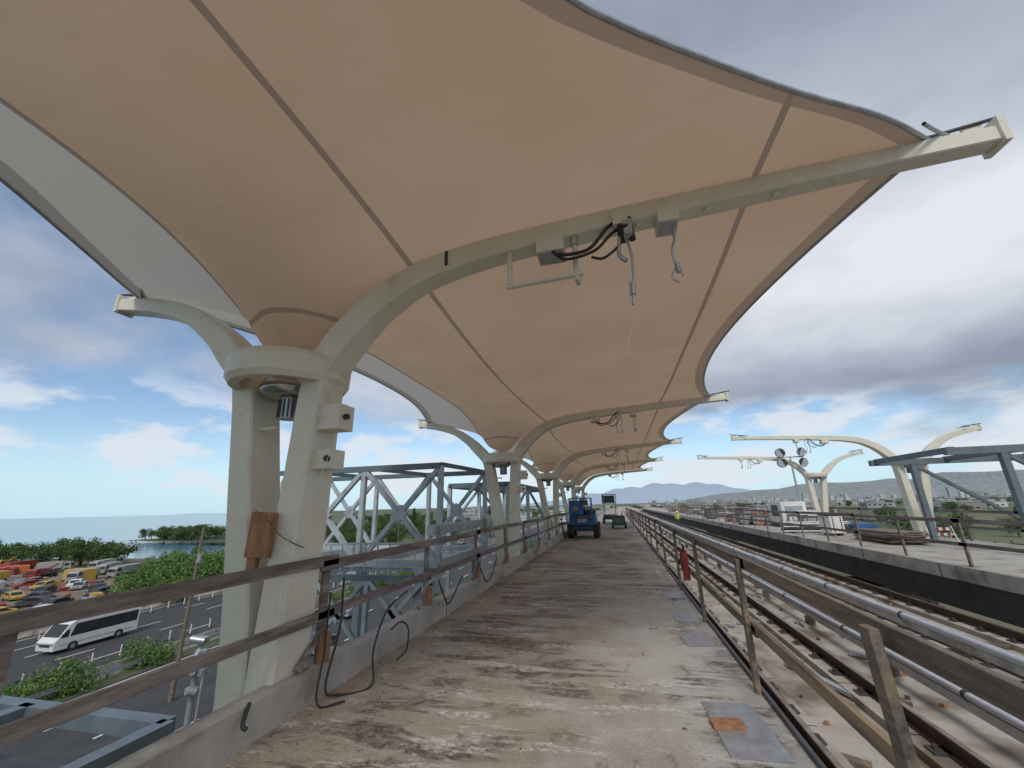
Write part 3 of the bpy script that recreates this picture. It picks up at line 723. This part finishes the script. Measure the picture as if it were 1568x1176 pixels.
def car_mesh(col):
    mb=MB()
    prof=[(-2.2,.3),(-2.25,.7),(-1.3,.85),(-.7,1.35),(.9,1.42),(1.7,.95),(2.2,.9),(2.25,.35)]
    mb.prism(prof,-.88,.88,col)
    for s in (-1,1):
        x=s*.886
        mb.add([(x,-1.1,.88),(x,1.45,.92),(x,.85,1.34),(x,-.62,1.29)],[(0,1,2,3)],glass)
        for y in (-1.4,1.35): mb.cyl((s*.7,y,.33),(s*.9,y,.33),.33,black,n=16); mb.cyl((s*.9,y,.33),(s*.91,y,.33),.18,galv,n=10)
    mb.add([(-.75,-1.28,.875),(.75,-1.28,.875),(.7,-.72,1.34),(-.7,-.72,1.34)],[(0,1,2,3)],glass)
    mb.add([(-.75,1.68,.97),(.75,1.68,.97),(.7,.95,1.41),(-.7,.95,1.41)],[(0,1,2,3)],glass)
    for s in (-.65,.65): mb.box((s,-2.24,.65),(.3,.04,.12),wpaint); mb.box((s,2.24,.75),(.3,.04,.12),red)
    return mb
def truck_mesh(col,bedc,flat=False):
    mb=MB()
    mb.prism([(-3.6,.5),(-3.7,1.2),(-3.4,2.2),(-3.2,2.5),(-2.0,2.5),(-2.0,.5)],-1.1,1.1,col)
    for s in (-1,1):
        mb.add([(s*1.106,-3.3,1.5),(s*1.106,-2.2,1.5),(s*1.106,-2.2,2.2),(s*1.106,-3.1,2.2)],[(0,1,2,3)],glass)
        for y in (-2.8,1.4,2.6): mb.cyl((s*.8,y,.5),(s*1.12,y,.5),.5,black,n=16)
    mb.box((0,-3.62,1.75),(1.9,.1,.7),glass,rot=Matrix.Rotation(-.25,3,'X'))
    mb.box((0,.8,.75),(1.0,5.6,.25),dark_steel)
    if flat:
        mb.box((0,.9,1.05),(2.3,5.4,.2),bedc); mb.beam((0,-1.2,1.2),(0,3.8,3.0),.3,.35,col); mb.box((0,-.6,1.8),(1.2,1.4,1.2),col); mb.box((0,2.8,1.5),(1.6,1.2,.8),dark_steel)
    else: mb.box((0,.9,1.8),(2.3,5.4,1.7),bedc)
    return mb
cols=[wpaint,red,bld[1],yel_v,bld[0],dark_steel,red,galv,yel_v,bld[2]]
cm=[]; 
for c in cols:
    o=car_mesh(c).obj('parked_car',bevel=.05); cm.append(o.data); bpy.data.objects.remove(o)
tm=[]
for c,b_,fl in ((yel_v,yel_v,True),(red,dark_steel,True),(wpaint,wpaint,False),(yel_v,dark_steel,True),(yel_v,yel_v,False),(orange,dark_steel,True),(red,red,False),(bld[1],bld[1],False)):
    o=truck_mesh(c,b_,fl).obj('parked_truck',bevel=.04); tm.append(o.data); bpy.data.objects.remove(o)
def inst(me,name,loc,rz,s=1):
    o=bpy.data.objects.new(name,me); scn.collection.objects.link(o); o.location=loc; o.rotation_euler[2]=rz; o.scale=(s,s,s); return o
def spots(n,x0,x1,y0,y1,dmin,used):
    out=[]; k=0
    while len(out)<n and k<4000:
        k+=1; x,y=U(x0,x1),U(y0,y1)
        if all((x-a)**2+(y-b)**2>dmin**2 for a,b in used): out.append((x,y)); used.append((x,y))
    return out
used=[]
for x,y in spots(34,-168,-100,40,78,6.0,used): inst(random.choice(tm),'parked_truck',(x,y,G+.02),random.choice([1.5,.3,2.4])+U(-.3,.3),.8)
for x,y in spots(46,-112,-72,26,60,4.3,used): inst(random.choice(cm),'parked_car',(x,y,G+.02),random.choice([1.45,0,.5,2.2])+U(-.3,.3),.85)
mb=MB()
for x,y in ((-112,50),(-128,66),(-104,64),(-140,62)):
    c=random.choice([yel_v,red,orange,bld[3]]); a=U(0,3); mb.box((x,y,G+1.1),(2.1,5.2,2.1),c,rot=a); 
    for i in range(8): 
        v=Matrix.Rotation(a,3,'Z')@Vector((1.08,-2.3+i*.65,0)); mb.box((x+v.x,y+v.y,G+1.1),(.06,.15,1.9),c,rot=a)
mb.obj('shipping_containers')
mb=MB()
for i in range(300):
    x=U(-160,-68); y=U(20,74); s=U(.3,1.2)
    mb.box((x,y,G+s*.3),(s,s*U(.5,2.5),s*U(.4,1)),random.choice([dark_steel,bld[2],bld[1],conc,rust,red,wood_br,yel_v,galv]),rot=U(0,3))
mb.obj('yard_scrap_piles')
for x,y in ((-56,60),(-48,75),(-57,110),(-50,140),(-31,48),(-35,80),(-30,66),(-38,120),(-27,36)):
    inst(random.choice(cm),'car',(x-.02*y,y,G+.03),.04 if x<-40 else 3.18)
def pole(x,y,top,arm=True,mat=wood_lt):
    mb=MB(); mb.cyl((0,0,0),(0,0,top),.16,mat,r1=.10,n=10)
    if arm: mb.beam((-.9,0,top-.6),(.9,0,top-.6),.1,.12,mat)
    mb.cyl((.25,0,top-2.0),(.25,0,top-1.2),.2,galv,n=10); mb.cyl((-.8,0,top-.55),(-.8,0,top-.35),.05,dark_steel,n=6); mb.cyl((.8,0,top-.55),(.8,0,top-.35),.05,dark_steel,n=6)
    return mb.obj('utility_pole',loc=(x,y,G))
mb=MB(); mb.cyl((0,0,0),(.15,0,11.0),.16,wood_lt,r1=.09,n=10)
for z in (9.6,10.2,10.6): mb.cyl((-.02,0,z),(-.22,0,z+.05),.04,dark_steel,n=6)
mb.cyl((.24,0,8.6),(.24,0,9.2),.14,galv,n=10)
mb.obj('utility_pole',loc=(-30.2,25.5,G))
pole(-64,75,10); pole(-66,120,10); pole(-17,17,7.6,False,galv)
mb=MB()
mb.cyl((0,0,0),(0,0,7.5),.10,galv,n=8)
for z in (6,6.6,7.2,7.6): mb.box((U(-.2,.2),0,z),(.4,.2,.2),galv); mb.cyl((U(-.3,.3),-.1,z),(U(-.3,.3),-.3,z+.1),.12,galv)
mb.cyl((.35,0,0),(.35,0,7.0),.05,galv,n=8); mb.beam((-.1,0,7.0),(.5,0,7.0),.06,.06,galv)
mb.obj('equipment_mast',loc=(-15.2,13.6,G))

# ------------------------------------------------------------------ vegetation
def tree_mesh(h,rad,nleaf,seed,mat,trunk=True,low=.25):
    rnd=random.Random(seed); mb=MB()
    cl=[]
    for i in range(16):
        a=rnd.uniform(0,6.28); rr=rad*math.sqrt(rnd.random())*.8; z=h*rnd.uniform(low,.88); k=1-.5*abs(z/h-.6)
        cl.append((Vector((math.cos(a)*rr*k,math.sin(a)*rr*k,z)),rad*rnd.uniform(.22,.42)))
    if trunk:
        mb.cyl((0,0,-.3),(rnd.uniform(-.2,.2),rnd.uniform(-.2,.2),h*.45),.04*h,barkm,r1=.022*h,n=7)
        for c,r_ in cl[:8]: mb.cyl((0,0,h*rnd.uniform(.2,.42)),c,.018*h,barkm,r1=.006*h,n=5)
    vs=[];fs=[]
    for i in range(nleaf):
        c,r_=rnd.choice(cl); d=Vector((rnd.gauss(0,1),rnd.gauss(0,1),rnd.gauss(0,.8))).normalized()*r_*rnd.uniform(.55,1.12)
        p=c+d; s=rnd.uniform(.12,.3)*rad*.24
        a=Vector((rnd.gauss(0,1),rnd.gauss(0,1),rnd.gauss(0,1))).normalized(); b=a.cross(Vector((rnd.gauss(0,1),rnd.gauss(0,1),rnd.gauss(0,1)))).normalized()
        o=len(vs); vs+=[p+a*s,p+b*s*.6,p-a*s,p-b*s*.6]; fs.append((o,o+1,o+2,o+3))
    mb.add(vs,fs,mat); o=mb.obj('t'); me=o.data; bpy.data.objects.remove(o); return me
tms=[tree_mesh(6.6,4.2,1800,1,leafm),tree_mesh(7.0,4.0,1800,2,leafm),tree_mesh(5.2,4.5,1800,3,leafm,low=.1)]
bms=[tree_mesh(2.2,2.0,1300,5,leafb,False,.05),tree_mesh(1.6,2.2,1300,6,leafb,False,.05)]
lms=[tree_mesh(4.2,3.4,1600,8,leafb,True,.15)]
def mass(name,pts,meshes,s0,s1):
    p=bpy.data.objects.new(name,None); scn.collection.objects.link(p)
    for x,y in pts:
        o=inst(random.choice(meshes),name+'_crown',(x,y,G-.1),U(0,6.28),U(s0,s1)); o.parent=p
def region(n,x0,x1,y0,y1,f=None):
    out=[]
    while len(out)<n:
        x,y=U(x0,x1),U(y0,y1)
        if f is None or f(x,y): out.append((x,y))
    return out
mass('mangrove_tree_mass',region(150,-212,-128,10,96,lambda x,y:(y>78 or x<-170) and -x/y>1.50)+region(36,-240,-178,162,188)+region(50,-190,-120,150,235,lambda x,y:-x/y<1.02),tms,.7,1.05)
mass('scrub_trees',region(38,-104,-62,50,84,lambda x,y:-x/y<1.42),lms,.7,1.15)
mass('roadside_tree_mass',region(60,-125,-70,100,240,lambda x,y:-x/y<.95)+region(20,-400,-150,235,420,lambda x,y:x>-150-(y-235)*.9 and -x/y<.9),tms,.7,1.1)
mass('roadside_bushes',region(50,-40.5,-38.2,5,90)+region(30,-19,-12,8,60)+region(20,-68,-62,36,110),bms,.5,1.0)
mass('verge_trees',region(10,-18,-11,14,70)+region(14,-19,-8,60,140),tms,.5,.8)
mass('distant_tree_mass',region(380,20,1100,60,900)+region(120,-250,60,250,1000,lambda x,y:x>-150-(y-235)*.8 and abs(x-4)>14),tms,.8,1.35)
for x,y in ((-62,150),(-70,160),(-52,170),(-84,165)):
    mb=MB(); h=U(12,15); mb.cyl((0,0,0),(0,0,h),.3,barkm,r1=.05,n=7)
    vs=[];fs=[]
    for i in range(22):
        z=h*(.2+.78*i/22); rr=(1-i/23)*3.0+.3
        for j in range(7):
            a=j*.9+i*.5+U(-.2,.2)
            for k in range(16):
                t=k/16; p=Vector((math.cos(a)*rr*t,math.sin(a)*rr*t,z+t*t*.4+U(-.12,.12))); s=.22
                d=Vector((U(-1,1),U(-1,1),U(-.4,.4))).normalized()*s; e=Vector((-d.y,d.x,U(-.1,.1)))*.6; o=len(vs); vs+=[p+d,p+e,p-d,p-e]; fs.append((o,o+1,o+2,o+3))
    mb.add(vs,fs,leafm); mb.obj('norfolk_pine_tree',loc=(x,y,G))

# ------------------------------------------------------------------ distant buildings
mb=MB()
def building(x,y,w,d,h):
    m=random.choice(bld); mb.box((x,y,G+h/2),(w,d,h),m); mb.box((x,y,G+h+.2),(w+.6,d+.6,.4),random.choice(bld))
    nf=max(1,int(h/3.3))
    if y<1400:
        for k in range(nf):
            for q in range(int(w/4)):
                mb.box((x-w/2+2+q*4,y-d/2-.03,G+1.9+k*3.3),(2.2,.05,1.1),glass)
            for q in range(int(d/4)):
                mb.box((x-w/2-.03,y-d/2+2+q*4,G+1.9+k*3.3),(.05,2.2,1.1),glass)
for i in range(760):
    y=420+3800*R()**1.3; x=U(.03,1.6)*y+25
    building(x,y,U(9,24),U(9,20),U(12,28) if (y>1700 and R()<.25) else U(3.5,7))
for i in range(120):
    y=300+2600*R()**1.4; x=-U(0,.42)*y+10
    if abs(x-4)<22: continue
    building(x,y,U(12,26),U(10,20),U(3.5,7))
mb.obj('distant_buildings')
for x,y,w,h in ((2500,3100,34,82),(2700,3300,30,70),(3000,3200,40,95),(3800,3400,44,80),(1900,3000,28,56),(3400,3300,34,70),(4200,3300,40,100),(1300,3400,32,55),(2100,3500,40,70)):
    mb=MB(); mb.box((0,0,h/2),(w,w*.7,h),bld[3]); mb.box((0,0,h+2),(w*.4,w*.3,4),bld[1])
    for k in range(int(h/3.5)): mb.box((0,-w*.35-.1,2+k*3.5),(w*.9,.1,1.6),bld[4]); mb.box((-w/2-.1,0,2+k*3.5),(.1,w*.6,1.6),bld[4])
    mb.obj('high_rise_building',loc=(x,y,G))
def ridge(name,fn,y,x0,x1,mat,n=240,depth=2500):
    vs=[];fs=[];rows=5
    for i in range(n+1):
        x=x0+(x1-x0)*i/n; h=fn(x)
        for j in range(rows):
            t=j/(rows-1); vs.append((x,y+depth*t,G-5+h*math.sin(t*math.pi/2)*(1+.12*math.sin(x*.004+j*2))))
    for i in range(n):
        for j in range(rows-1): a=i*rows+j; fs.append((a,a+rows,a+rows+1,a+1))
    mb=MB(); mb.add(vs,fs,mat,True); mb.obj(name)
def fb(x,s,seed):
    return sum(math.sin(x/s*(1.9**k)+seed*k*1.7)*(.55**k) for k in range(6))
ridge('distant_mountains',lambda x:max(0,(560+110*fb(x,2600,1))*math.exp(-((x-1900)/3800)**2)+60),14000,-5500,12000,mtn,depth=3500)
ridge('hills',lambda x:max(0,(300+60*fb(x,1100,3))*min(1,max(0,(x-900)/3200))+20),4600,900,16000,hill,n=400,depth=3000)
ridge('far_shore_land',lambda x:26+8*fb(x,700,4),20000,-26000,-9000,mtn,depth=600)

# ------------------------------------------------------------------ light
sun_el=math.radians(46); az=math.radians(168)
sd=Vector((math.sin(az)*math.cos(sun_el),math.cos(az)*math.cos(sun_el),math.sin(sun_el)))
sl=bpy.data.lights.new('sun','SUN'); sl.energy=2.0; sl.angle=math.radians(16); sl.color=(1,.95,.87)
so=bpy.data.objects.new('sun',sl); scn.collection.objects.link(so); so.rotation_euler=sd.to_track_quat('Z','Y').to_euler()
w=bpy.data.worlds.new('World'); scn.world=w; w.use_nodes=True; nt=w.node_tree; N=nt.nodes; L=nt.links
for n in list(N): N.remove(n)
out=N.new('ShaderNodeOutputWorld')
sky=N.new('ShaderNodeTexSky'); sky.sky_type='NISHITA'; sky.sun_disc=False; sky.sun_elevation=sun_el; sky.sun_rotation=az; sky.air_density=1.0; sky.dust_density=.1; sky.ozone_density=2.5
b1=N.new('ShaderNodeBackground'); b1.inputs[1].default_value=.13; L.new(sky.outputs[0],b1.inputs[0])
tc=N.new('ShaderNodeTexCoord'); sp=N.new('ShaderNodeSeparateXYZ'); L.new(tc.outputs['Generated'],sp.inputs[0])
def mt(op,a,b=None,clamp=False):
    x=N.new('ShaderNodeMath'); x.operation=op; x.use_clamp=clamp
    for i,v in enumerate((a,b)):
        if v is None: continue
        if isinstance(v,(int,float)): x.inputs[i].default_value=v
        else: L.new(v,x.inputs[i])
    return x.outputs[0]
def rg(s,lo,hi,a,b,interp='SMOOTHSTEP'):
    mr=N.new('ShaderNodeMapRange'); mr.interpolation_type=interp; mr.inputs['From Min'].default_value=lo; mr.inputs['From Max'].default_value=hi; mr.inputs['To Min'].default_value=a; mr.inputs['To Max'].default_value=b
    L.new(s,mr.inputs['Value']); return mr.outputs[0]
X_=sp.outputs['X']
z=mt('MAXIMUM',sp.outputs['Z'],0.0); zz=mt('ADD',z,.22)
cx=N.new('ShaderNodeCombineXYZ'); L.new(mt('DIVIDE',X_,zz),cx.inputs[0]); L.new(mt('DIVIDE',sp.outputs['Y'],zz),cx.inputs[1])
def nz(sc,off,detail=6,ro=.55,vec=None):
    mp=N.new('ShaderNodeMapping'); mp.inputs['Location'].default_value=off; L.new(vec or cx.outputs[0],mp.inputs['Vector'])
    n=N.new('ShaderNodeTexNoise'); n.inputs['Scale'].default_value=sc; n.inputs['Detail'].default_value=detail; n.inputs['Roughness'].default_value=ro; L.new(mp.outputs[0],n.inputs['Vector']); return n.outputs['Fac']
cov=rg(z,.10,.30,-.16,.22)
cov=mt('ADD',cov,rg(X_,-.5,.4,-.05,.16))
val=mt('ADD',nz(.6,(3.1,1.7,0)),cov)
mask=rg(val,.48,.66,0,1)
mpv=N.new('ShaderNodeMapping'); mpv.inputs['Scale'].default_value=(1,1,2.6); L.new(tc.outputs['Generated'],mpv.inputs['Vector'])
cum=mt('MULTIPLY',rg(nz(5.5,(1.3,.4,2.2),6,.55,mpv.outputs[0]),.45,.56,0,1),rg(z,.015,.04,0,1)); cum=mt('MULTIPLY',cum,rg(z,.16,.30,1,0))
haze=rg(z,-.01,.16,.85,0)
cr=N.new('ShaderNodeValToRGB'); e=cr.color_ramp.elements; e[0].position=.30; e[0].color=(.28,.32,.40,1); e[1].position=.68; e[1].color=(.80,.83,.88,1)
q=e.new(.48); q.color=(.46,.51,.60,1)
shade=mt('ADD',nz(.5,(7.7,2.2,0),5,.6),rg(z,.34,.60,0,-.05))
band=mt('MULTIPLY',mt('MULTIPLY',rg(z,.06,.13,0,1),rg(z,.18,.32,1,0)),rg(X_,-.1,.3,0,-.14))
band2=mt('MULTIPLY',mt('MULTIPLY',rg(z,.22,.34,0,1),rg(z,.42,.56,1,0)),rg(X_,.15,.6,0,.12))
shade=mt('ADD',mt('ADD',shade,band),band2)
shade=mt('ADD',shade,mt('MULTIPLY',mt('SUBTRACT',nz(2.2,(1,8,0),5,.6),.5),.18))
L.new(shade,cr.inputs[0])
b2=N.new('ShaderNodeBackground'); L.new(cr.outputs[0],b2.inputs[0]); b2.inputs[1].default_value=1.0
b3=N.new('ShaderNodeBackground'); b3.inputs[0].default_value=(.78,.84,.91,1); b3.inputs[1].default_value=.95
def ms(f,a,b):
    x=N.new('ShaderNodeMixShader'); L.new(f,x.inputs[0]); L.new(a,x.inputs[1]); L.new(b,x.inputs[2]); return x.outputs[0]
b4=N.new('ShaderNodeBackground'); b4.inputs[0].default_value=(.46,.72,.92,1)
s=ms(haze,b1.outputs[0],b4.outputs[0])
s=ms(mt('MULTIPLY',cum,.85),s,b3.outputs[0])
s=ms(mt('MULTIPLY',mask,.96),s,b2.outputs[0])
L.new(s,out.inputs[0])
w.cycles.sampling_method='MANUAL'; w.cycles.sample_map_resolution=512
scn.view_settings.view_transform='Standard'; scn.view_settings.look='None'; scn.view_settings.exposure=0
print('done',len(bpy.data.objects))
